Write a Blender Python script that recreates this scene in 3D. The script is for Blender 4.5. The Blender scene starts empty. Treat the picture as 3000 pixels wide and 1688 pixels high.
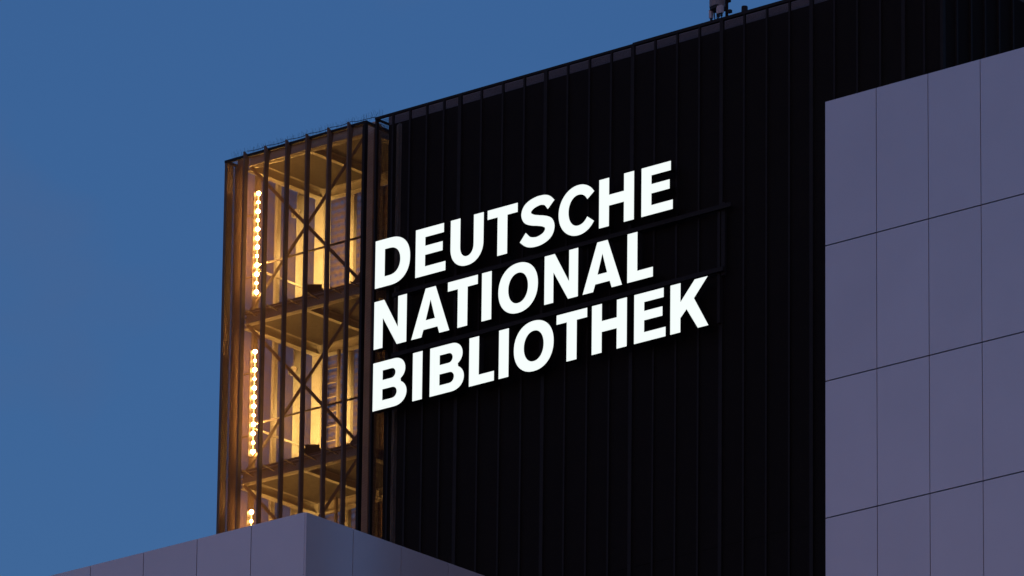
import bpy, math, random
from mathutils import Matrix, Vector
random.seed(7)
sc = bpy.context.scene
COL = sc.collection

# ------------------------------------------------------------------ camera
F_PX = 25075.3
PITCH, YAW, ROLL = math.radians(19.086), math.radians(40.4745), math.radians(0.6817)
cam_d = bpy.data.cameras.new('camera')
cam_d.sensor_width = 36.0
cam_d.lens = 36.0 * F_PX / 3000.0
cam_d.clip_start = 0.5
cam_d.clip_end = 6000.0
cam = bpy.data.objects.new('camera', cam_d)
COL.objects.link(cam)
fw = Vector((-math.sin(YAW) * math.cos(PITCH), math.cos(YAW) * math.cos(PITCH), math.sin(PITCH)))
rt = Vector((math.cos(YAW), math.sin(YAW), 0))
up = rt.cross(fw)
r2 = math.cos(ROLL) * rt + math.sin(ROLL) * up
u2 = -math.sin(ROLL) * rt + math.cos(ROLL) * up
M = Matrix((r2, u2, -fw)).transposed().to_4x4()
M.translation = Vector((96.03, -108.694, 1.7))
cam.matrix_world = M
sc.camera = cam

# ------------------------------------------------------------------ sky, sun, exposure
SUN_EL = math.radians(0.2)
SUN_AZ = math.radians(-40.5 - 165.0)          # compass bearing, +Y = 0, clockwise
world = bpy.data.worlds.new('World')
sc.world = world
world.use_nodes = True
nt = world.node_tree
bg = nt.nodes['Background']
sky = nt.nodes.new('ShaderNodeTexSky')
sky.sky_type = 'NISHITA'
sky.sun_disc = False
sky.sun_elevation = SUN_EL
sky.sun_rotation = SUN_AZ
sky.air_density = 1.0
sky.dust_density = 1.0
sky.ozone_density = 3.62
# thin high dusk cloud, unseen side pinked and offset to tint the panels
tc = nt.nodes.new('ShaderNodeTexCoord')
mp = nt.nodes.new('ShaderNodeMapping')
mp.inputs['Scale'].default_value = (8, 8, 12)
mp.inputs['Location'].default_value = (5.11, 1.13, 6.9)
nz = nt.nodes.new('ShaderNodeTexNoise')
nz.inputs['Scale'].default_value = 1.6
nz.inputs['Detail'].default_value = 5
nz.inputs['Roughness'].default_value = 0.5
cr = nt.nodes.new('ShaderNodeValToRGB')
cr.color_ramp.elements[0].position = 0.44
cr.color_ramp.elements[0].color = (0, 0, 0, 1)
cr.color_ramp.elements[1].position = 0.66
cr.color_ramp.elements[1].color = (0.62, 0.62, 0.62, 1)
cl = nt.nodes.new('ShaderNodeMix')
cl.data_type = 'RGBA'
cl.blend_type = 'MIX'
cl.inputs['B'].default_value = (0.150, 0.245, 0.52, 1)
nt.links.new(tc.outputs['Generated'], mp.inputs['Vector'])
nt.links.new(mp.outputs['Vector'], nz.inputs['Vector'])
nt.links.new(nz.outputs['Fac'], cr.inputs['Fac'])
nt.links.new(cr.outputs['Color'], cl.inputs['Factor'])
nt.links.new(sky.outputs['Color'], cl.inputs['A'])
dt = nt.nodes.new('ShaderNodeVectorMath')
dt.operation = 'DOT_PRODUCT'
dt.inputs[1].default_value = (math.sin(SUN_AZ), math.cos(SUN_AZ), 0)
nt.links.new(tc.outputs['Generated'], dt.inputs[0])
mr = nt.nodes.new('ShaderNodeMapRange')
mr.interpolation_type = 'SMOOTHSTEP'
mr.inputs['From Min'].default_value = -0.6
mr.inputs['From Max'].default_value = 1.0
nt.links.new(dt.outputs['Value'], mr.inputs['Value'])
cc = nt.nodes.new('ShaderNodeMix')
cc.data_type = 'RGBA'
cc.inputs['A'].default_value = (0.185, 0.252, 0.48, 1)      # cloud away from the sunset
cc.inputs['B'].default_value = (0.86, 0.47, 0.56, 1)        # cloud lit by the sunset, unseen, added for the panels' pink reflection
nt.links.new(mr.outputs['Result'], cc.inputs['Factor'])
nt.links.new(cc.outputs['Result'], cl.inputs['B'])
nt.links.new(cl.outputs['Result'], bg.inputs['Color'])
bg.inputs['Strength'].default_value = 0.095

sun_d = bpy.data.lights.new('sun', 'SUN')
sun_d.energy = 0.006
sun_d.angle = math.radians(12)
sun_d.color = (1.0, 0.46, 0.52)
sun = bpy.data.objects.new('sun', sun_d)
COL.objects.link(sun)
sdir = Vector((math.sin(SUN_AZ) * math.cos(math.radians(4)), math.cos(SUN_AZ) * math.cos(math.radians(4)), math.sin(math.radians(4))))
sun.rotation_euler = sdir.to_track_quat('Z', 'Y').to_euler()

vs = sc.view_settings
vs.view_transform = 'Standard'
vs.look = 'None'
vs.exposure = 2.30
vs.gamma = 1.0
vs.use_curve_mapping = False
sc.render.engine = 'CYCLES'
sc.cycles.use_denoising = True
sc.cycles.max_bounces = 10
sc.cycles.diffuse_bounces = 4
sc.cycles.transparent_max_bounces = 24
sc.cycles.sample_clamp_indirect = 3.0
sc.cycles.caustics_reflective = False
sc.cycles.caustics_refractive = False


# ------------------------------------------------------------------ materials
def mat(name, col, rough=0.6, metal=0.0, spec=0.5, noise=0.0, nscale=3.0, bump=0.0, bscale=40.0, stretch=(1, 1, 1)):
    m = bpy.data.materials.new(name)
    m.use_nodes = True
    t = m.node_tree
    b = t.nodes['Principled BSDF']
    b.inputs['Base Color'].default_value = (*col, 1)
    b.inputs['Roughness'].default_value = rough
    b.inputs['Metallic'].default_value = metal
    b.inputs['Specular IOR Level'].default_value = spec
    if noise or bump:
        g = t.nodes.new('ShaderNodeNewGeometry')
        mpn = t.nodes.new('ShaderNodeMapping')
        mpn.inputs['Scale'].default_value = stretch
        t.links.new(g.outputs['Position'], mpn.inputs['Vector'])
    if noise:
        n = t.nodes.new('ShaderNodeTexNoise')
        n.inputs['Scale'].default_value = nscale
        n.inputs['Detail'].default_value = 6
        t.links.new(mpn.outputs['Vector'], n.inputs['Vector'])
        r = t.nodes.new('ShaderNodeMapRange')
        r.inputs['From Min'].default_value = 0.3
        r.inputs['From Max'].default_value = 0.7
        r.inputs['To Min'].default_value = 1 - noise
        r.inputs['To Max'].default_value = 1 + noise
        t.links.new(n.outputs['Fac'], r.inputs['Value'])
        x = t.nodes.new('ShaderNodeMix')
        x.data_type = 'RGBA'
        x.blend_type = 'MULTIPLY'
        x.inputs['Factor'].default_value = 1
        x.inputs['A'].default_value = (*col, 1)
        t.links.new(r.outputs['Result'], x.inputs['B'])
        t.links.new(x.outputs['Result'], b.inputs['Base Color'])
    if bump:
        n2 = t.nodes.new('ShaderNodeTexNoise')
        n2.inputs['Scale'].default_value = bscale
        n2.inputs['Detail'].default_value = 3
        t.links.new(mpn.outputs['Vector'], n2.inputs['Vector'])
        bn = t.nodes.new('ShaderNodeBump')
        bn.inputs['Strength'].default_value = bump
        bn.inputs['Distance'].default_value = 0.01
        t.links.new(n2.outputs['Fac'], bn.inputs['Height'])
        t.links.new(bn.outputs['Normal'], b.inputs['Normal'])
    return m


def mesh_mat(name, col, pitch_u, pitch_v, a, b_, rough=0.5, trans=0.0):
    """perforated sheet: rows of oblong holes at their real pitch"""
    m = bpy.data.materials.new(name)
    m.use_nodes = True
    t = m.node_tree
    L = t.links.new
    b = t.nodes['Principled BSDF']
    b.inputs['Base Color'].default_value = (*col, 1)
    b.inputs['Roughness'].default_value = rough
    b.inputs['Specular IOR Level'].default_value = 0.12
    out = t.nodes['Material Output']

    def math_(op, x, y=None, z=None):
        n = t.nodes.new('ShaderNodeMath')
        n.operation = op
        for i, v in enumerate((x, y, z)):
            if v is None:
                continue
            if isinstance(v, (int, float)):
                n.inputs[i].default_value = v
            else:
                L(v, n.inputs[i])
        return n.outputs[0]
    g = t.nodes.new('ShaderNodeNewGeometry')
    s = t.nodes.new('ShaderNodeSeparateXYZ')
    L(g.outputs['Position'], s.inputs[0])
    u = math_('DIVIDE', math_('ADD', s.outputs['X'], s.outputs['Y']), pitch_u)
    v = math_('DIVIDE', s.outputs['Z'], pitch_v)
    row = math_('MULTIPLY', math_('MODULO', math_('FLOOR', v), 2.0), 0.5)
    fu = math_('ABSOLUTE', math_('SUBTRACT', math_('FRACT', math_('ADD', u, row)), 0.5))
    fv = math_('ABSOLUTE', math_('SUBTRACT', math_('FRACT', v), 0.5))
    hole = math_('MULTIPLY', math_('LESS_THAN', fu, a), math_('LESS_THAN', fv, b_))
    tr = t.nodes.new('ShaderNodeBsdfTransparent')
    surf = b.outputs[0]
    if trans:
        tl = t.nodes.new('ShaderNodeBsdfTranslucent')
        tl.inputs['Color'].default_value = (*col, 1)
        ms = t.nodes.new('ShaderNodeMixShader')
        ms.inputs[0].default_value = trans
        L(surf, ms.inputs[1])
        L(tl.outputs[0], ms.inputs[2])
        surf = ms.outputs[0]
    mx = t.nodes.new('ShaderNodeMixShader')
    L(hole, mx.inputs[0])
    L(surf, mx.inputs[1])
    L(tr.outputs[0], mx.inputs[2])
    L(mx.outputs[0], out.inputs['Surface'])
    return m


def emit(name, col, strength):
    m = bpy.data.materials.new(name)
    m.use_nodes = True
    t = m.node_tree
    t.nodes.remove(t.nodes['Principled BSDF'])
    e = t.nodes.new('ShaderNodeEmission')
    e.inputs['Color'].default_value = (*col, 1)
    e.inputs['Strength'].default_value = strength
    t.links.new(e.outputs[0], t.nodes['Material Output'].inputs['Surface'])
    return m


def panel_mat():
    m = mat('satin silver white panel', (0.83, 0.86, 0.91), rough=0.15, metal=0.30, spec=0.5, noise=0.025, nscale=0.8)
    t = m.node_tree
    b = t.nodes['Principled BSDF']
    src = b.inputs['Base Color'].links[0].from_socket
    oi = t.nodes.new('ShaderNodeObjectInfo')
    r = t.nodes.new('ShaderNodeMapRange')
    r.inputs['To Min'].default_value = 0.955
    r.inputs['To Max'].default_value = 1.0
    t.links.new(oi.outputs['Random'], r.inputs['Value'])
    x = t.nodes.new('ShaderNodeMix')
    x.data_type = 'RGBA'
    x.blend_type = 'MULTIPLY'
    x.inputs['Factor'].default_value = 1
    t.links.new(src, x.inputs['A'])
    t.links.new(r.outputs['Result'], x.inputs['B'])
    t.links.new(x.outputs['Result'], b.inputs['Base Color'])
    return m


PANEL = panel_mat()
JOINT = mat('dark joint backing', (0.012, 0.012, 0.014), 0.8, spec=0.1)
ROOFM = mat('roof felt', (0.06, 0.06, 0.065), 0.9, noise=0.2)
ASPH = mat('asphalt', (0.05, 0.05, 0.052), 0.85, noise=0.2, nscale=0.7)
BLACK = mat('black coated metal', (0.020, 0.0185, 0.0185), 0.55, spec=0.2, noise=0.15, nscale=6)
INNER = mat('black facade membrane', (0.017, 0.0155, 0.0145), 0.85, spec=0.05, noise=0.2, nscale=2)
ZINC = mat('grey parapet sheet', (0.18, 0.18, 0.21), 0.6, noise=0.08)
BRONZE = mat('dark bronze coated steel', (0.165, 0.12, 0.085), 0.5, spec=0.4, noise=0.12, nscale=5)
STEEL = mat('light painted steel', (0.56, 0.51, 0.41), 0.5, noise=0.10, nscale=4)
GRATE = mat('galvanised grating', (0.095, 0.082, 0.058), 0.6, noise=0.25, nscale=14, bump=0.5, bscale=60)
TAN = mat('tan coated steel', (0.22, 0.165, 0.11), 0.5, noise=0.12, nscale=4)
CLAD = mat('pale sheet lining', (0.46, 0.42, 0.34), 0.55, noise=0.10, nscale=4, stretch=(1, 1, .2))
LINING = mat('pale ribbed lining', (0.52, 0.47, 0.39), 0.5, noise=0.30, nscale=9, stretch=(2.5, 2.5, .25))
RAILM = mat('black sign rail', (0.025, 0.025, 0.026), 0.65, spec=0.15)
DARK = mat('black rubber', (0.012, 0.012, 0.013), 0.6)
RADOME = mat('pale grey plastic', (0.30, 0.29, 0.29), 0.5, noise=0.05)
UNIT = mat('light grey cast metal', (0.55, 0.56, 0.60), 0.5, noise=0.05)
HOUSING = mat('dark lamp housing', (0.02, 0.017, 0.015), 0.6, spec=0.2)
MESH_MAIN = mesh_mat('black perforated sheet', (0.022, 0.020, 0.019), 0.0160, 0.0160, 0.38, 0.34, 0.6)
MESH_SHAFT = mesh_mat('bronze perforated sheet', (0.15, 0.094, 0.056), 0.0164, 0.0164, 0.38, 0.31, 0.5, 0.35)
MESH_OPEN = mesh_mat('open bronze lattice sheet', (0.16, 0.105, 0.065), 0.0300, 0.0300, 0.45, 0.42, 0.5, 0.3)
MESH_RETURN_GLOW = mesh_mat('black return with painted lamp glow', (0.10, 0.070, 0.046), 0.0170, 0.0170, 0.40, 0.36, 0.5, 0.6)  # same black sheet, browned and translucent to put the lamps' glow into it
MESH_SIDE = mesh_mat('bronze perforated sheet, fine', (0.20, 0.130, 0.082), 0.0150, 0.0150, 0.32, 0.26, 0.5, 0.3)
SIGN = emit('sign face white', (0.925, 0.99, 0.972), 0.206)
AMBER = (1.0, 0.56, 0.155)
LED = emit('amber lamp', (1.0, 0.52, 0.145), 62.0)
LEDT = emit('amber lamp tube', (1.0, 0.54, 0.15), 2.6)
FLOOD = emit('flood lamp', (1.0, 0.60, 0.17), 40.0)


# ------------------------------------------------------------------ builders
_cache = {}


def box_mesh(dx, dy, dz, name):
    k = (round(dx, 4), round(dy, 4), round(dz, 4), name)
    if k in _cache:
        return _cache[k]
    x, y, z = dx / 2, dy / 2, dz / 2
    v = [(-x, -y, -z), (x, -y, -z), (x, y, -z), (-x, y, -z), (-x, -y, z), (x, -y, z), (x, y, z), (-x, y, z)]
    f = [(0, 3, 2, 1), (4, 5, 6, 7), (0, 1, 5, 4), (1, 2, 6, 5), (2, 3, 7, 6), (3, 0, 4, 7)]
    me = bpy.data.meshes.new(name)
    me.from_pydata(v, [], f)
    _cache[k] = me
    return me


def wpos(o):
    p = Vector((0, 0, 0))
    while o is not None:
        p += o.location
        o = o.parent
    return p


def link(name, me, m, parent, loc, rot=None):
    if m is not None and not me.materials:
        me.materials.append(m)
    o = bpy.data.objects.new(name, me)
    COL.objects.link(o)
    if parent is not None:
        o.parent = parent
        o.location = Vector(loc) - wpos(parent)
    else:
        o.location = loc
    if rot is not None:
        o.rotation_euler = rot
    return o


def box(name, x0, x1, y0, y1, z0, z1, m, parent=None):
    me = box_mesh(x1 - x0, y1 - y0, z1 - z0, name + '_' + m.name)
    return link(name, me, m, parent, ((x0 + x1) / 2, (y0 + y1) / 2, (z0 + z1) / 2))


def bar(name, p, q, w, d, m, parent, upv=(0, 1, 0)):
    """straight rectangular bar from p to q"""
    p, q = Vector(p), Vector(q)
    L = (q - p).length
    zax = (q - p).normalized()
    yax = Vector(upv) - Vector(upv).dot(zax) * zax
    yax.normalize()
    xax = yax.cross(zax)
    me = box_mesh(w, d, L, name + '_' + m.name)
    o = link(name, me, m, parent, (p + q) / 2)
    o.rotation_euler = Matrix((xax, yax, zax)).transposed().to_euler()
    return o


def tube_data(paths, r, n=6):
    V, Fc = [], []
    for pts in paths:
        pts = [Vector(p) for p in pts]
        base = len(V)
        for i, p in enumerate(pts):
            a = pts[max(0, i - 1)]
            b = pts[min(len(pts) - 1, i + 1)]
            t = (b - a).normalized()
            ref = Vector((0, 0, 1)) if abs(t.z) < .9 else Vector((1, 0, 0))
            s = t.cross(ref).normalized()
            w = s.cross(t)
            for k in range(n):
                an = 2 * math.pi * k / n
                V.append(p + r * (math.cos(an) * s + math.sin(an) * w))
        for i in range(len(pts) - 1):
            for k in range(n):
                a0 = base + i * n + k
                a1 = base + i * n + (k + 1) % n
                Fc.append((a0, a1, a1 + n, a0 + n))
        Fc.append(tuple(base + k for k in reversed(range(n))))
        Fc.append(tuple(base + (len(pts) - 1) * n + k for k in range(n)))
    return V, Fc


def tube(name, paths, r, m, parent, n=6):
    c = Vector((0, 0, 0))
    if not isinstance(paths[0][0], (tuple, list, Vector)):
        paths = [paths]
    c = Vector(paths[0][0])
    V, Fc = tube_data([[Vector(p) - c for p in pp] for pp in paths], r, n)
    me = bpy.data.meshes.new(name)
    me.from_pydata([tuple(v) for v in V], [], Fc)
    for pl in me.polygons:
        pl.use_smooth = n > 4
    return link(name, me, m, parent, c)


def prism(name, prof, z0, z1, m, parent):
    """closed XY profile extruded along Z"""
    cx = sum(p[0] for p in prof) / len(prof)
    cy = sum(p[1] for p in prof) / len(prof)
    n = len(prof)
    V = [(x - cx, y - cy, 0) for x, y in prof] + [(x - cx, y - cy, z1 - z0) for x, y in prof]
    Fc = [tuple(reversed(range(n))), tuple(range(n, 2 * n))]
    for i in range(n):
        j = (i + 1) % n
        Fc.append((i, j, j + n, i + n))
    me = bpy.data.meshes.new(name)
    me.from_pydata(V, [], Fc)
    return link(name, me, m, parent, (cx, cy, z0))


def sheet(name, p0, p1, z0, z1, m, parent):
    """single perforated sheet standing on the line p0-p1"""
    p0, p1 = Vector(p0), Vector(p1)
    d = p1 - p0
    me = bpy.data.meshes.new(name)
    h = z1 - z0
    me.from_pydata([(0, 0, 0), (d.x, d.y, 0), (d.x, d.y, h), (0, 0, h)], [], [(0, 1, 2, 3)])
    return link(name, me, m, parent, (p0.x, p0.y, z0))


def thing(name, label, cat, loc, group=None):
    o = bpy.data.objects.new(name, None)
    o.empty_display_size = 0.2
    COL.objects.link(o)
    o.location = loc
    o['label'] = label
    o['category'] = cat
    if group:
        o['group'] = group
    return o


def copy_thing(root, off, label):
    r = root.copy()
    COL.objects.link(r)
    r.location = root.location + Vector(off)
    r['label'] = label
    for ch in list(root.children):
        c = ch.copy()
        COL.objects.link(c)
        c.parent = r
        for g in list(ch.children):
            d = g.copy()
            COL.objects.link(d)
            d.parent = c
    return r


# ------------------------------------------------------------------ ground
me = bpy.data.meshes.new('ground')
S = 3000
me.from_pydata([(-S, -S, 0), (S, -S, 0), (S, S, 0), (-S, S, 0)], [], [(0, 1, 2, 3)])
g = link('ground', me, ASPH, None, (0, 0, 0))
g['kind'] = 'structure'

# ------------------------------------------------------------------ dark book tower
TOP = 55.09
XR = 12.905
tower = thing('book_tower', 'tall windowless tower clad in black perforated metal between slim vertical fins', 'tower', (6.45, 6.0, 0))
box('core_wall', 0.008, XR - 0.2, 0.35, 14.0, 0.0, 55.048, INNER, tower)
box('parapet_sheet', 0.006, XR - 0.198, 0.348, 14.0, 55.050, 55.235, ZINC, tower)
# pale slanted strip added on the black wall to show the shaft's light
prism('light_catch_strip', [(0.20, 0.346), (0.33, 0.27), (0.33, 0.346)], 0.5, 55.0, LINING, tower)
wide = [2.036, 4.044, 6.045, 8.054, 10.05, 12.06]
narrow = [0.442, 0.849, 1.249, 1.653]
for a in wide[:-1]:
    narrow += [a + 0.502, a + 1.004, a + 1.506]
narrow.append(12.505)
edges = [0.0] + wide + [XR]
zrows = [0.3, 14.0, 28.0, 36.5, 45.44, 52.68, 55.03]
for i in range(len(edges) - 1):
    for j in range(len(zrows) - 1):
        sheet('mesh_panel', (edges[i] + 0.004, 0.0), (edges[i + 1] - 0.004, 0.0), zrows[j] + 0.004, zrows[j + 1] - 0.004, MESH_MAIN, tower)
for x in narrow:
    box('fin', x - 0.019, x + 0.019, -0.040, -0.003, 0.3, 55.045, BLACK, tower)
for x in wide:
    box('wide_fin', x - 0.038, x + 0.038, -0.046, -0.003, 0.3, 55.045, BLACK, tower)
box('corner_post', 0.014, 0.056, -0.030, 0.030, 0.3, 55.04, BLACK, tower)
box('corner_post', XR - 0.045, XR + 0.012, -0.044, 0.03, 0.3, 55.04, BLACK, tower)
box('top_rail', 0.010, 6.04, -0.036, 0.012, 55.045, TOP, BLACK, tower)
box('top_rail', 6.044, XR + 0.014, -0.048, 0.012, 55.045, TOP + 0.012, BLACK, tower)
# left return of the screen, next to the lit shaft
sheet('side_mesh_panel', (0.0, 0.032), (0.0, 0.345), 0.3, 55.03, MESH_RETURN_GLOW, tower)
box('return_rail', 0.002, 0.026, 0.014, 0.345, 55.045, TOP - 0.002, BLACK, tower)
# right flank
ys = [0.33, 0.735, 1.126, 1.527, 1.927]
while ys[-1] < 13.5:
    ys.append(ys[-1] + 0.4)
ye = [0.032] + [ys[k] for k in range(4, len(ys), 5)] + [13.98]
for i in range(len(ye) - 1):
    for j in range(len(zrows) - 1):
        sheet('side_mesh_panel', (XR, ye[i] + 0.004), (XR, ye[i + 1] - 0.004), zrows[j] + 0.004, zrows[j + 1] - 0.004, MESH_MAIN, tower)
for y in ys:
    box('fin', XR + 0.003, XR + 0.040, y - 0.019, y + 0.019, 0.3, 55.045, BLACK, tower)
box('flank_rail', XR - 0.012, XR + 0.044, 0.014, 14.0, 55.045, TOP, BLACK, tower)
box('roof', 0.2, XR - 0.4, 0.7, 13.8, 55.049, 55.12, ROOFM, tower)

# ------------------------------------------------------------------ lit mesh shaft at the left end
SX0, SX1 = -3.645, -0.235
SY1 = 2.66
ST = 3.053                                     # storey height
BZ = [54.970 - ST * k for k in range(0, 5)]     # undersides of the floor beams
shaft = thing('mesh_shaft', 'narrow steel frame shaft behind bronze mesh glowing amber inside, left end of tower', 'shaft', (-1.94, 1.3, 0))
fins = [-3.105, -2.597, -2.081, -1.588, -1.064, -0.580]
ex = [SX0] + fins + [SX1]
zs = [0.3, 15.0, 30.0, BZ[4], BZ[3] + .1, BZ[2] + .1, BZ[1] + .1, 55.03]
for i in range(len(ex) - 1):
    for j in range(len(zs) - 1):
        sheet('mesh_panel', (ex[i] + 0.003, 0.0), (ex[i + 1] - 0.003, 0.0), zs[j] + 0.003, zs[j + 1] - 0.003, MESH_SHAFT, shaft)
lp = [0.03, 0.305, 0.85, 1.41, 2.03, SY1 - .03]
for i in range(len(lp) - 1):
    for j in range(len(zs) - 1):
        sheet('side_mesh_panel', (SX0, lp[i] + 0.003), (SX0, lp[i + 1] - 0.003), zs[j] + 0.003, zs[j + 1] - 0.003, MESH_SIDE, shaft)
        sheet('side_mesh_panel', (SX1, lp[i] + 0.003), (SX1, lp[i + 1] - 0.003), zs[j] + 0.003, zs[j + 1] - 0.003, MESH_OPEN, shaft)
bp = [SX0 + .03, -2.84, -2.2, -1.55, -0.9, SX1 - .03]
for i in range(len(bp) - 1):
    for j in range(len(zs) - 1):
        sheet('rear_mesh_panel', (bp[i] + 0.003, SY1), (bp[i + 1] - 0.003, SY1), zs[j] + 0.003, zs[j + 1] - 0.003, MESH_SIDE, shaft)


def fin_mesh():
    """outer fin: narrow bar with a raked tip standing above the rail"""
    w, d, h, tip = 0.018, 0.100, 54.74, 0.085
    V = [(-w, -d, 0), (w, -d, 0), (w, 0, 0), (-w, 0, 0), (-w, -d, h + tip), (w, -d, h + tip), (w, 0.045, h + 0.012), (-w, 0.045, h + 0.012), (w, 0, h - 0.3), (-w, 0, h - 0.3)]
    Fc = [(0, 3, 2, 1), (0, 1, 5, 4), (1, 2, 8, 6, 5), (2, 3, 9, 8), (3, 0, 4, 7, 9), (4, 5, 6, 7), (8, 9, 7, 6)]
    m_ = bpy.data.meshes.new('fin')
    m_.from_pydata(V, [], Fc)
    return m_


fmesh = fin_mesh()
for x in fins:
    link('fin', fmesh, BRONZE, shaft, (x, -0.004, 0.3))
# corner posts of the screen
box('corner_post', SX0 - 0.002, SX0 + 0.055, -0.022, 0.028, 0.3, 55.04, BRONZE, shaft)
box('corner_post', SX1 - 0.028, SX1 + 0.030, -0.060, 0.028, 0.3, 55.04, BLACK, shaft)
box('corner_post', SX0 - 0.03, SX0 + 0.03, SY1 - 0.028, SY1 + 0.03, 0.3, 55.04, BRONZE, shaft)
box('corner_post', SX1 - 0.03, SX1 + 0.03, SY1 - 0.028, SY1 + 0.03, 0.3, 55.04, BRONZE, shaft)
box('top_rail', SX0 - 0.004, SX1 + 0.032, -0.03, 0.026, 55.042, TOP, BLACK, shaft)
box('top_rail', SX0 - 0.03, SX1 + 0.03, SY1 - 0.028, SY1 + 0.028, 55.042, TOP, BLACK, shaft)
box('top_rail', SX0 - 0.002, SX0 + 0.045, 0.028, SY1 - 0.03, 55.042, TOP - .002, BLACK, shaft)
box('top_rail', SX1 - 0.028, SX1 + 0.030, 0.028, SY1 - 0.03, 55.042, TOP - .002, BLACK, shaft)
# posts carrying the left, right and rear screens
for y in (0.305, 0.85, 1.41, 2.03):
    wy = 0.055 if y < 1 else (0.05 if y < 2 else 0.06)
    box('side_post', SX0 + 0.006, SX0 + 0.07, y - wy, y + wy, 0.3, 55.03, TAN if y < 1 else STEEL, shaft)
    box('side_post', SX1 - 0.05, SX1 - 0.006, y - 0.03, y + 0.03, 0.3, 55.03, BRONZE, shaft)
for x in bp[1:-1]:
    box('rear_post', x - 0.07, x + 0.07, SY1 - 0.09, SY1 - 0.006, 0.3, 55.03, STEEL, shaft)
# pale lining outside the rear screen
for j in range(3, 7):
    for (a, b) in ((-2.69, -2.24), (-2.23, -1.78), (-1.77, -1.32), (-1.31, -0.86), (-0.85, -0.40)):
        box('lining_sheet', a, b, SY1 + 0.04, SY1 + 0.05, zs[j] + 0.005, zs[j + 1] - 0.005, LINING, shaft)
# lining sheet beside the rear corner
box('lining_sheet', SX0 + 0.075, SX0 + 0.095, 1.88, 2.18, BZ[4], 54.95, CLAD, shaft)
# frame columns
FX0, FX1, FY0, FY1 = -3.325, -0.55, 0.24, 2.36
box('column', FX0 - 0.22, FX0 - 0.085, FY0 - 0.03, FY0 + 0.08, 0.3, 55.2, BRONZE, shaft)
box('column', FX0 - 0.22, FX0, FY1, FY1 + 0.20, 0.3, 55.2, STEEL, shaft)
# flange of the front corner and the sheet beside it
box('corner_flange', SX0 + 0.012, SX0 + 0.040, 0.030, 0.165, 0.3, 55.03, TAN, shaft)
for (x0, y0) in ((FX1 + 0.02, FY0 + 0.10), (FX1 + 0.02, FY1)):
    box('column', x0, x0 + 0.20, y0, y0 + 0.20, 0.3, 55.2, STEEL, shaft)


def ibeam(name, p, q, h, w, m, parent, flange=0.014):
    """I-section between p and q; p, q at the middle of its underside, horizontal"""
    p, q = Vector(p), Vector(q)
    d = q - p
    L = d.length
    prof = [(-w / 2, 0), (w / 2, 0), (w / 2, flange), (.006, flange), (.006, h - flange), (w / 2, h - flange), (w / 2, h), (-w / 2, h), (-w / 2, h - flange), (-.006, h - flange), (-.006, flange), (-w / 2, flange)]
    n = len(prof)
    dx = d.normalized()
    sd = Vector((-dx.y, dx.x, 0))
    V = [tuple(sd * a + Vector((0, 0, b))) for a, b in prof] + [tuple(d + sd * a + Vector((0, 0, b))) for a, b in prof]
    Fc = [tuple(reversed(range(n))), tuple(range(n, 2 * n))]
    for i in range(n):
        j = (i + 1) % n
        Fc.append((i, j, j + n, i + n))
    m_ = bpy.data.meshes.new(name)
    m_.from_pydata(V, [], Fc)
    return link(name, m_, m, parent, p)


for k, z in enumerate(BZ):
    ibeam('front_beam', (FX0 + .002, FY0 + 0.07, z), (FX1 + 0.015, FY0 + 0.07, z), 0.21, 0.15, STEEL, shaft)
    ibeam('rear_beam', (FX0 + .002, FY1 + 0.08, z - .02), (FX1 + 0.015, FY1 + 0.08, z - .02), 0.21, 0.16, STEEL, shaft)
    ibeam('side_beam', (FX0 - 0.10, FY0 + 0.172, z - .01), (FX0 - 0.10, FY1 - 0.002, z - .01), 0.20, 0.15, STEEL, shaft)
    ibeam('side_beam', (FX1 + 0.12, FY0 + 0.302, z - .01), (FX1 + 0.12, FY1 - 0.002, z - .01), 0.20, 0.15, STEEL, shaft)
    ibeam('cross_beam', (-1.93, FY0 + 0.147, z + .02), (-1.93, FY1 - 0.002, z + .02), 0.15, 0.09, STEEL, shaft)
    box('floor_grating', FX0 - .02, FX1 + .02, FY0 + 0.15, FY1 - 0.004, z + 0.172, z + 0.20, GRATE, shaft)
    # kick plate on the floor edge
    box('kick_plate', FX0 + .004, FX1, FY0 + 0.004, FY0 + 0.012, z + 0.211, z + 0.255, BRONZE, shaft)
    if k == 0:
        continue
    zt = BZ[k - 1]
    # X bracing in the front plane
    y = FY0 + 0.06
    bar('brace', (FX0 + 0.05, y, zt - 0.01), (FX1 - 0.02, y, z + 0.27), 0.055, 0.04, TAN, shaft)
    bar('brace', (FX1 - 0.02, y + 0.045, zt - 0.01), (FX0 + 0.05, y + 0.045, z + 0.27), 0.05, 0.035, TAN, shaft)
    # guard rails
    tube('guard_rail', [(FX0 + 0.06, FY0 + 0.115, z + 1.135), (FX1, FY0 + 0.115, z + 1.135)], 0.022, BRONZE, shaft, 8)
    tube('guard_rail', [(FX0 + 0.06, FY0 + 0.115, z + 1.125), (FX0 + 0.06, FY1 - 0.02, z + 1.125)], 0.022, STEEL, shaft, 8)
    # brackets tying the fins back to the beam
    for x in fins:
        bar('bracket', (x + 0.03, 0.004, z + 0.17), (x + 0.10, FY0 - 0.01, z + 0.10), 0.03, 0.02, BRONZE, shaft, (0, 0, 1))
    # gusset plate at the right foot of the bracing
    prof = [(FX1 - .24, z + .213), (FX1, z + .213), (FX1, z + .43)]
    V = [(a - FX1, 0, b - z) for a, b in prof] + [(a - FX1, 0.012, b - z) for a, b in prof]
    m_ = bpy.data.meshes.new('gusset_plate')
    m_.from_pydata(V, [], [(0, 1, 2), (5, 4, 3), (0, 3, 4, 1), (1, 4, 5, 2), (2, 5, 3, 0)])
    link('gusset_plate', m_, BRONZE, shaft, (FX1, FY0 + 0.03, z))
box('roof_sheet', FX0 - .02, FX1 + .02, FY0 + 0.15, FY1, 55.178, 55.19, GRATE, shaft)
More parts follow.
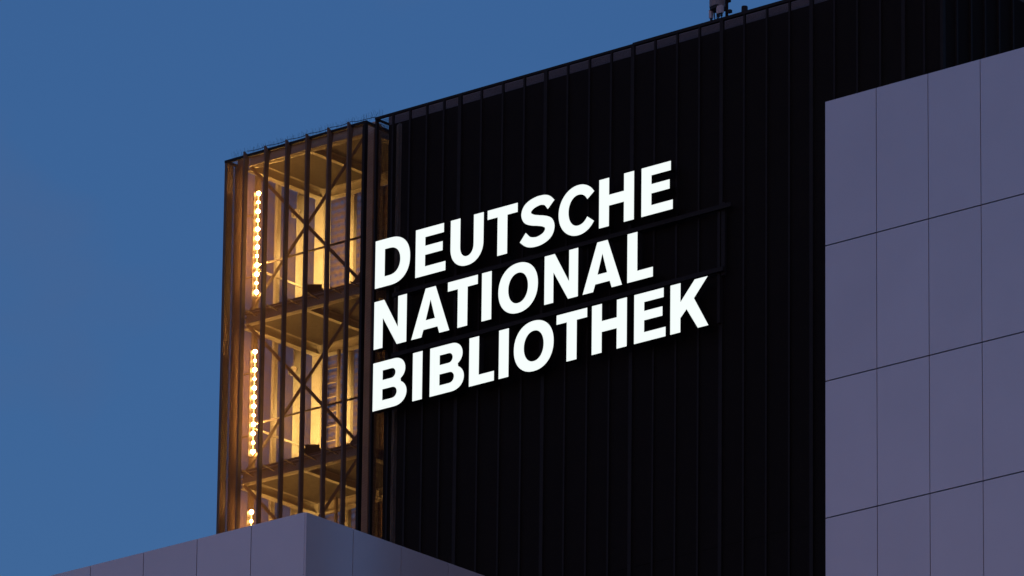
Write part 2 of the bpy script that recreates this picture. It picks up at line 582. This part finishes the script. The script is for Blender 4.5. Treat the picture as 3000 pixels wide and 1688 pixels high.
# lightning cable looping from fin tip to fin tip
pts = []
for i in range(len(fins) - 1):
    for s_ in range(8):
        t_ = s_ / 8
        pts.append((fins[i] + (fins[i + 1] - fins[i]) * t_ + .02, -0.03, TOP + 0.056 - 0.022 * math.sin(math.pi * t_)))
pts.append((fins[-1] + .02, -0.03, TOP + 0.06))
pts += [(-0.45, -0.02, TOP + 0.03), (-0.24, 0.0, TOP + 0.035), (0.0, -0.01, TOP + 0.02)]
tube('cable', pts, 0.006, DARK, shaft, 6)
# bird spikes along the top
paths = []
x = SX0 + 0.15
while x < SX1 + 0.35:
    for s_ in (-1, 1):
        j = random.uniform(-.03, .03)
        paths.append([(x, 0.04, TOP + 0.0), (x + j, 0.04 + s_ * 0.045 + j, TOP + random.uniform(.13, .165))])
    x += random.uniform(.042, .06)
sp = tube('bird_spikes', paths, 0.0016, DARK, shaft, 3)
sp['kind'] = 'stuff'

# ladder on the rear side, below the upper floor
ladder = thing('ladder', 'pale steel rung ladder standing at the back of the glowing mesh shaft', 'ladder', (-2.99, 2.30, BZ[4] + .2))
for x in (-3.155, -2.83):
    box('stile', x - 0.018, x + 0.018, 2.27, 2.33, BZ[4] + .2, BZ[1] - .03, TAN, ladder)
z = BZ[4] + .4
while z < BZ[1] - .1:
    tube('rung', [(-3.137, 2.30, z), (-2.848, 2.30, z)], 0.014, TAN, ladder, 8)
    z += 0.28


# ------------------------------------------------------------------ lamps
def sphere_mesh(r, seg=10, rings=6, name='lamp'):
    k = ('sph', r, name)
    if k in _cache:
        return _cache[k]
    V = [(0, 0, -r)]
    for i in range(1, rings):
        a = -math.pi / 2 + math.pi * i / rings
        for j in range(seg):
            b = 2 * math.pi * j / seg
            V.append((r * math.cos(a) * math.cos(b), r * math.cos(a) * math.sin(b), r * math.sin(a)))
    V.append((0, 0, r))
    Fc = []
    for j in range(seg):
        Fc.append((0, 1 + (j + 1) % seg, 1 + j))
    for i in range(rings - 2):
        for j in range(seg):
            a0 = 1 + i * seg + j
            a1 = 1 + i * seg + (j + 1) % seg
            Fc.append((a0, a1, a1 + seg, a0 + seg))
    n = len(V) - 1
    for j in range(seg):
        Fc.append((1 + (rings - 2) * seg + j, 1 + (rings - 2) * seg + (j + 1) % seg, n))
    m_ = bpy.data.meshes.new(name)
    m_.from_pydata(V, [], Fc)
    for p_ in m_.polygons:
        p_.use_smooth = True
    _cache[k] = m_
    return m_


LX, LY = -3.09, 0.30
zb0 = BZ[1] + 0.50
bar0 = thing('light_bar', 'upright row of glowing amber lamps in the topmost storey of the shaft', 'lamp', (LX, LY, zb0), 'light bars in the shaft')
H = 2.02
box('housing', LX - 0.07, LX - 0.05, LY - 0.065, LY + 0.055, zb0, zb0 + H, HOUSING, bar0)
tube('lamp_tube', [(LX, LY, zb0 + .02), (LX, LY, zb0 + H - .02)], 0.007, LEDT, bar0, 8)
heights = [0.095 + 0.1735 * i for i in range(12)]
small = {heights[i] for i in (1, 4, 8, 10)}
for h in heights:
    link('lamp', sphere_mesh(0.028 if h in small else 0.039), LED, bar0, (LX, LY, zb0 + h))
for h in (0.4, 1.6):
    box('mount', LX - 0.34, LX - 0.055, LY - 0.012, LY + 0.012, zb0 + h, zb0 + h + 0.03, HOUSING, bar0)
copy_thing(bar0, (0, 0, -ST), 'upright row of glowing amber lamps in the middle storey of the shaft')
copy_thing(bar0, (0, 0, -2 * ST), 'row of amber lamps in the lowest storey, half hidden by the white parapet')


def floodlight(x, y, z, label):
    t = thing('floodlight', label, 'lamp', (x, y, z), 'floodlights on the floor beams')
    # body tipped back so that its lens looks up at the rear corner column
    d = Vector((-1.71, 2.0, 1.45)).normalized()
    side = d.cross(Vector((0, 0, 1))).normalized()
    upv = side.cross(d)
    R = Matrix((side, d, upv)).transposed()
    hb = box_mesh(0.26, 0.09, 0.19, 'flood_body')
    b = link('housing', hb, HOUSING, t, (x, y, z + 0.15))
    b.rotation_euler = R.to_euler()
    lm = box_mesh(0.22, 0.008, 0.15, 'flood_lens')
    l = link('lens', lm, FLOOD, t, Vector((x, y, z + 0.15)) + d * 0.052)
    l.rotation_euler = R.to_euler()
    sd_ = bpy.data.lights.new('beam', 'SPOT')
    sd_.energy = 360.0
    sd_.color = (1.0, 0.61, 0.19)
    sd_.spot_size = math.radians(44)
    sd_.spot_blend = 0.8
    sd_.shadow_soft_size = 0.07
    so = bpy.data.objects.new('beam', sd_)
    COL.objects.link(so)
    so.parent = t
    so.location = Vector((0, 0, 0.15)) + d * 0.08
    so.rotation_euler = d.to_track_quat('-Z', 'Y').to_euler()
    for s_ in (-1, 1):
        p = Vector((x, y, z + 0.15)) + side * 0.14 * s_
        bar('bracket', (p.x, p.y, z), (p.x, p.y, z + 0.18), 0.012, 0.04, HOUSING, t, (0, 1, 0.01))
    return t


floodlight(-1.72, 0.36, BZ[1] + 0.215, 'boxy dark floodlight tipped back on the upper floor beam of the shaft')
floodlight(-1.70, 0.36, BZ[2] + 0.215, 'boxy dark floodlight tipped back on the middle floor beam of the shaft')
floodlight(-1.70, 0.36, BZ[3] + 0.215, 'boxy dark floodlight on the lowest floor beam, behind the white parapet')


def camera_box(z, label):
    t = thing('wall_lamp', label, 'lamp', (FX0 - .1, 1.6, z), 'small wall lamps in the shaft')
    x0 = FX0 - .06
    box('back_plate', x0 - 0.02, x0, 1.56, 1.66, z - 0.07, z + 0.07, STEEL, t)
    b = link('head', box_mesh(0.11, 0.085, 0.085, 'wall_lamp_head'), STEEL, t, (x0 + 0.10, 1.60, z + 0.02), (0.3, 0.25, 0.5))
    bar('arm', (x0, 1.6, z - 0.08), (x0 + 0.12, 1.6, z), 0.02, 0.02, STEEL, t)
    return t


camera_box(54.45, 'small pale lamp head on the left wall of the upper shaft storey')
camera_box(54.45 - ST, 'small pale lamp head on the left wall of the middle shaft storey')

# ------------------------------------------------------------------ illuminated sign
CAP = 0.898


def arc(cx, cz, rx, rz, a0, a1, n=14, e=2.0):
    out = []
    for i in range(n + 1):
        a = math.radians(a0 + (a1 - a0) * i / n)
        c, s_ = math.cos(a), math.sin(a)
        out.append((cx + rx * math.copysign(abs(c) ** (2 / e), c), cz + rz * math.copysign(abs(s_) ** (2 / e), s_)))
    return out


def stroke(pts, ws, sub=6):
    """variable-width stroke along a Catmull-Rom line with butt ends"""
    P = [Vector((a, b)) for a, b in pts]
    P = [2 * P[0] - P[1]] + P + [2 * P[-1] - P[-2]]
    W_ = [ws[0]] + list(ws) + [ws[-1]]
    C_, Wd = [], []
    for i in range(1, len(P) - 2):
        for s_ in range(sub):
            t = s_ / sub
            C_.append(0.5 * ((2 * P[i]) + (-P[i - 1] + P[i + 1]) * t + (2 * P[i - 1] - 5 * P[i] + 4 * P[i + 1] - P[i + 2]) * t * t + (-P[i - 1] + 3 * P[i] - 3 * P[i + 1] + P[i + 2]) * t ** 3))
            Wd.append(W_[i] + (W_[i + 1] - W_[i]) * t)
    C_.append(P[-2])
    Wd.append(W_[-1])
    Lf, Rt = [], []
    for i, c in enumerate(C_):
        d = (C_[min(i + 1, len(C_) - 1)] - C_[max(i - 1, 0)]).normalized()
        n = Vector((-d.y, d.x))
        Lf.append(tuple(c + n * Wd[i] / 2))
        Rt.append(tuple(c - n * Wd[i] / 2))
    return Lf + Rt[::-1]


def glyph(c):
    st = 0.222
    if c == 'I':
        return [[(0, 0), (0, CAP), (st, CAP), (st, 0)]]
    if c == 'L':
        return [[(0, 0), (0, CAP), (st, CAP), (st, .178), (.575, .178), (.575, 0)]]
    if c == 'E':
        return [[(0, 0), (0, CAP), (.657, CAP), (.657, .727), (st, .727), (st, .561), (.632, .561), (.632, .391), (st, .391), (st, .172), (.704, .172), (.704, 0)]]
    if c == 'T':
        return [[(.234, 0), (.234, CAP - .171), (0, CAP - .171), (0, CAP), (.694, CAP), (.694, CAP - .171), (.459, CAP - .171), (.459, 0)]]
    if c == 'H':
        return [[(0, 0), (0, CAP), (st, CAP), (st, .578), (.564, .578), (.564, CAP), (.788, CAP), (.788, 0), (.564, 0), (.564, .379), (st, .379), (st, 0)]]
    if c == 'N':
        return [[(0, 0), (0, CAP), (.230, CAP), (.562, .317), (.562, CAP), (.765, CAP), (.765, 0), (.543, 0), (.203, .565), (.203, 0)]]
    if c == 'A':
        return [[(0, 0), (.324, CAP), (.556, CAP), (.888, 0), (.658, 0), (.613, .131), (.281, .131), (.234, 0)], [(.441, .676), (.331, .300), (.552, .300)]]
    if c == 'K':
        return [[(0, 0), (0, CAP), (st, CAP), (st, .547), (.542, CAP), (.826, CAP), (.522, .560), (.846, 0), (.615, 0), (.361, .396), (st, .260), (st, 0)]]
    if c == 'U':
        o = [(0, CAP), (0, .365)] + arc(.383, .365, .383, .383, 180, 360, 24, 2.15)[1:] + [(.766, CAP), (.540, CAP), (.540, .355)]
        return [o + arc(.3815, .355, .1585, .200, 360, 180, 20, 2.1)[1:] + [(st, CAP)]]
    if c == 'D':
        return [[(0, 0), (0, CAP), (.36, CAP)] + arc(.36, CAP / 2, .46, CAP / 2, 90, -90, 24, 2.25)[1:],
                [(st, .190), (.335, .190)] + arc(.335, CAP / 2, .257, CAP / 2 - .19, -90, 90, 20, 2.2)[1:] + [(st, CAP - .19)]]
    if c == 'O':
        return [arc(.4545, CAP / 2, .4545, .466, 0, 360, 48, 2.15)[:-1], arc(.4545, CAP / 2, .229, .284, 360, 0, 40, 2.1)[:-1]]
    if c == 'B':
        o = [(0, 0), (0, CAP), (.50, CAP)] + arc(.50, .672, .255, CAP - .672, 90, 0, 10, 2.1)[1:] + arc(.50, .672, .255, .215, 0, -55, 8, 2.0)[1:]
        o += arc(.50, .238, .292, .238, 58, 0, 8, 2.0) + arc(.50, .238, .292, .238, 0, -90, 10, 2.1)[1:]
        h1 = [(st, .545), (.435, .545)] + arc(.435, .6365, .094, .0915, -90, 90, 10)[1:] + [(st, .728)]
        h2 = [(st, .166), (.455, .166)] + arc(.455, .2695, .109, .1035, -90, 90, 10)[1:] + [(st, .373)]
        return [o, h1, h2]
    if c == 'C':
        pts = arc(.452, CAP / 2, .340, .378, 35, 325, 24, 2.05)
        n = len(pts)
        ws = []
        for i in range(n):
            a = math.radians(35 + 290 * i / (n - 1))
            ws.append(.180 + .044 * abs(math.cos(a)) ** 2 * (1 if 90 < math.degrees(a) < 270 else .35))
        return [stroke(pts, ws, 2)]
    if c == 'S':
        pts = [(.728, .697), (.63, .793), (.49, .828), (.32, .805), (.195, .738), (.155, .645), (.195, .555), (.30, .497), (.43, .460), (.57, .418), (.668, .362), (.703, .275), (.672, .178), (.570, .105), (.40, .070), (.215, .105), (.083, .212)]
        ws = [.205, .188, .174, .188, .212, .222, .215, .198, .190, .196, .210, .216, .210, .190, .176, .188, .202]
        return [stroke(pts, ws, 5)]


def glyph_mesh(c, depth, inset=0.0):
    k = ('glyph', c, depth)
    if k in _cache:
        return _cache[k]
    cu = bpy.data.curves.new('letter', 'CURVE')
    cu.dimensions = '2D'
    cu.fill_mode = 'BOTH'
    cu.extrude = depth / 2
    for poly in glyph(c):
        s_ = cu.splines.new('POLY')
        s_.points.add(len(poly) - 1)
        for i, (a, b) in enumerate(poly):
            s_.points[i].co = (a, b, 0, 1)
        s_.use_cyclic_u = True
    tmp = bpy.data.objects.new('letter', cu)
    COL.objects.link(tmp)
    dg = bpy.context.evaluated_depsgraph_get()
    dg.update()
    me_ = bpy.data.meshes.new_from_object(tmp.evaluated_get(dg))
    me_.materials.clear()
    me_.transform(Matrix.Rotation(math.pi / 2, 4, 'X'))
    bpy.data.objects.remove(tmp)
    bpy.data.curves.remove(cu)
    me_.name = 'letter'
    _cache[k] = me_
    return me_


YF = -0.30
sign = thing('illuminated_sign', 'three rows of glowing white block letters mounted on the black tower facade', 'sign', (0.3, -0.05, 49.3))
rows = [(51.677, [('D', .317), ('E', 1.270), ('U', 2.091), ('T', 2.951), ('S', 3.690), ('C', 4.595), ('H', 5.521), ('E', 6.481)]),
        (50.527, [('N', .313), ('A', 1.198), ('T', 2.044), ('I', 2.838), ('O', 3.223), ('N', 4.285), ('A', 5.163), ('L', 6.172)]),
        (49.370, [('B', .311), ('I', 1.246), ('B', 1.650), ('L', 2.565), ('I', 3.252), ('O', 3.598), ('T', 4.573), ('H', 5.379), ('E', 6.335), ('K', 7.147)])]
for zb, letters in rows:
    for c, x in letters:
        L_ = link('letter', glyph_mesh(c, 0.13), BLACK, sign, (x, YF + 0.067, zb))
        link('letter_face', glyph_mesh(c, 0.004), SIGN, L_, (x, YF, zb))
for zc in (51.54, 50.40):
    x1 = 8.37 if zc == 51.54 else 8.20
    box('rail', 0.60, x1, -0.165, -0.105, zc - 0.040, zc + 0.040, RAILM, sign)
box('rail_post', 8.11, 8.19, -0.100, -0.05, 50.30, 51.64, RAILM, sign)
for x in (0.442, 2.036, 4.044, 6.045, 8.054):
    box('rail_post', x - 0.03, x + 0.03, -0.102, -0.048, 49.45, 52.45 if x < 7 else 51.6, RAILM, sign)

# ------------------------------------------------------------------ white panelled wings
HJ, VJ = 0.021, 0.016


def panel(parent, face, a0, a1, plane, z0, z1):
    t = 0.060
    if face == 'y':
        return box('panel', a0 + VJ / 2, a1 - VJ / 2, plane, plane + t, z0 + HJ / 2, z1 - HJ / 2, PANEL, parent)
    return box('panel', plane - t, plane, a0 + VJ / 2, a1 - VJ / 2, z0 + HJ / 2, z1 - HJ / 2, PANEL, parent)


def panel_field(parent, rects):
    """the panels out of the picture, joined"""
    V, Fc = [], []
    o = parent.location
    for face, a0, a1, plane, z0, z1 in rects:
        t = 0.060
        a0 += VJ / 2
        a1 -= VJ / 2
        z0 += HJ / 2
        z1 -= HJ / 2
        if face == 'y':
            x0, x1, y0, y1 = a0, a1, plane, plane + t
        else:
            x0, x1, y0, y1 = plane - t, plane, a0, a1
        b = len(V)
        V += [(x0 - o.x, y0 - o.y, z0), (x1 - o.x, y0 - o.y, z0), (x1 - o.x, y1 - o.y, z0), (x0 - o.x, y1 - o.y, z0),
              (x0 - o.x, y0 - o.y, z1), (x1 - o.x, y0 - o.y, z1), (x1 - o.x, y1 - o.y, z1), (x0 - o.x, y1 - o.y, z1)]
        Fc += [tuple(b + i for i in f_) for f_ in ((0, 3, 2, 1), (4, 5, 6, 7), (0, 1, 5, 4), (1, 2, 6, 5), (2, 3, 7, 6), (3, 0, 4, 7))]
    m_ = bpy.data.meshes.new('panel_field')
    m_.from_pydata(V, [], Fc)
    ob = link('panel_field', m_, PANEL, parent, (o.x, o.y, 0))
    ob['kind'] = 'stuff'


# right wing, nearer than the tower
RW = thing('white_wing', 'high white wing of tall smooth panels at the right edge, in front of the tower', 'building', (24.0, -2.5, 0))
WY, WX = -4.0, 13.472
zt = [51.140, 48.597, 46.240, 43.884]
while zt[-1] > 3:
    zt.append(zt[-1] - 2.3565)
zt.append(0.2)
far = []
for r in range(len(zt) - 1):
    for c in range(19):
        a0, a1 = WX + 1.0775 * c, WX + 1.0775 * (c + 1)
        if r < 6 and c < 7:
            panel(RW, 'y', a0, a1, WY, zt[r + 1], zt[r])
        else:
            far.append(('y', a0, a1, WY, zt[r + 1], zt[r]))
for r in range(len(zt) - 1):
    for c in range(3):
        a0 = WY + 0.066 + 1.1 * c
        if r < 6:
            panel(RW, 'x', a0, a0 + 1.1, WX + 0.062, zt[r + 1], zt[r])
        else:
            far.append(('x', a0, a0 + 1.1, WX + 0.062, zt[r + 1], zt[r]))
panel_field(RW, far)
box('core', WX + 0.066, WX + 1.0775 * 19 - .02, WY + 0.062, -0.6, 0, 51.05, JOINT, RW)
box('coping', WX + 0.066, WX + 1.0775 * 19 - .02, WY + 0.064, -0.58, 51.052, 51.10, ROOFM, RW)

# lower wing in front of the shaft
LW = thing('white_wing', 'lower white panelled wing whose parapet corner crosses the bottom of the lit shaft', 'building', (-10.0, -4.5, 0))
PX, PY, PZ = 6.571, -9.0, 44.115
far = []
zt = [PZ]
while zt[-1] > 3:
    zt.append(zt[-1] - 2.60)
zt.append(0.2)
for r in range(len(zt) - 1):
    e = PX - 0.02
    for c in range(34):
        w = 1.178 if c == 0 else 1.206
        if r < 3 and c < 9:
            panel(LW, 'y', e - w, e, PY, zt[r + 1], zt[r])
        else:
            far.append(('y', e - w, e, PY, zt[r + 1], zt[r]))
        e -= w
    e = PY + 0.012
    for c in range(7):
        w = 1.172 if c == 0 else (1.208 if c < 6 else 1.2)
        if r < 3:
            panel(LW, 'x', e, e + w, PX, zt[r + 1], zt[r])
        else:
            far.append(('x', e, e + w, PX, zt[r + 1], zt[r]))
        e += w
panel_field(LW, far)
XL = PX - 1.178 - 33 * 1.206
box('core', XL, PX - 0.064, PY + 0.064, -0.5, 0, PZ - 0.06, JOINT, LW)
box('coping', XL, PX - 0.066, PY + 0.066, -0.52, PZ - 0.058, PZ - 0.02, ROOFM, LW)

# ------------------------------------------------------------------ roof aerial and vent
AY = 1.5
an = thing('roof_antenna', 'grey mobile radio antenna with small white boxes and cables on the tower roof', 'antenna', (6.75, AY, 55.12))
prof = [(6.548, AY - 0.02), (6.575, AY - 0.06), (6.66, AY - 0.10), (6.78, AY - 0.11), (6.80, AY - 0.06), (6.82, AY + 0.06), (6.80, AY + 0.16), (6.60, AY + 0.16), (6.548, AY + 0.1)]
prism('radome', prof, 56.09, 58.1, RADOME, an)
prism('radome_base', [(a * .94 + 6.69 * .06, b * .94 + (AY + .03) * .06) for a, b in prof], 56.035, 56.088, DARK, an)
tube('mast', [(6.885, AY + 0.05, 55.12), (6.885, AY + 0.05, 58.2)], 0.028, BLACK, an, 12)
for (x, y, z0, z1) in ((6.572, AY, 55.90, 56.035 + .02), (6.79, AY - .06, 55.915, 56.06), (6.852, AY - .06, 55.915, 56.06)):
    b = box('radio_unit', x - 0.027, x + 0.027, y - 0.035, y + 0.03, z0, z1, UNIT, an)
    box('connector', x - 0.016, x + 0.016, y - 0.016, y + 0.016, z0 - 0.06, z0 - 0.001, DARK, b)
    tube('cable', [(x, y, z0 - 0.06), (x + .005, y, z0 - .25), (x + .03, y + .02, 55.15)], 0.008, DARK, an, 6)
for (x, dx) in ((6.64, .05), (6.70, .02), (6.745, -.03)):
    tube('cable', [(x, AY, 56.036), (x, AY, 55.98), (x + dx * .3, AY, 55.85), (x + dx, AY + .02, 55.6), (x + dx, AY + .02, 55.15)], 0.011, DARK, an, 6)
box('clamp', 6.915, 6.985, AY + .02, AY + .08, 55.93, 55.985, DARK, an)
tube('cable', [(6.87, AY - .02, 56.19), (6.93, AY - .02, 56.20), (6.965, AY - .02, 56.16), (6.955, AY - .02, 56.11), (6.90, AY - .02, 56.10)], 0.007, DARK, an, 6)
box('crossarm', 6.58, 6.86, AY + 0.165, AY + 0.20, 56.2, 56.25, DARK, an)

vt = thing('vent_pipe', 'short black round vent pipe standing on the tower roof beside the antenna', 'pipe', (7.33, AY, 55.12))
tube('pipe', [(7.33, AY, 55.12), (7.33, AY, 55.925)], 0.057, DARK, vt, 20)
tube('cap', [(7.33, AY, 55.926), (7.33, AY, 55.945)], 0.054, DARK, vt, 20)
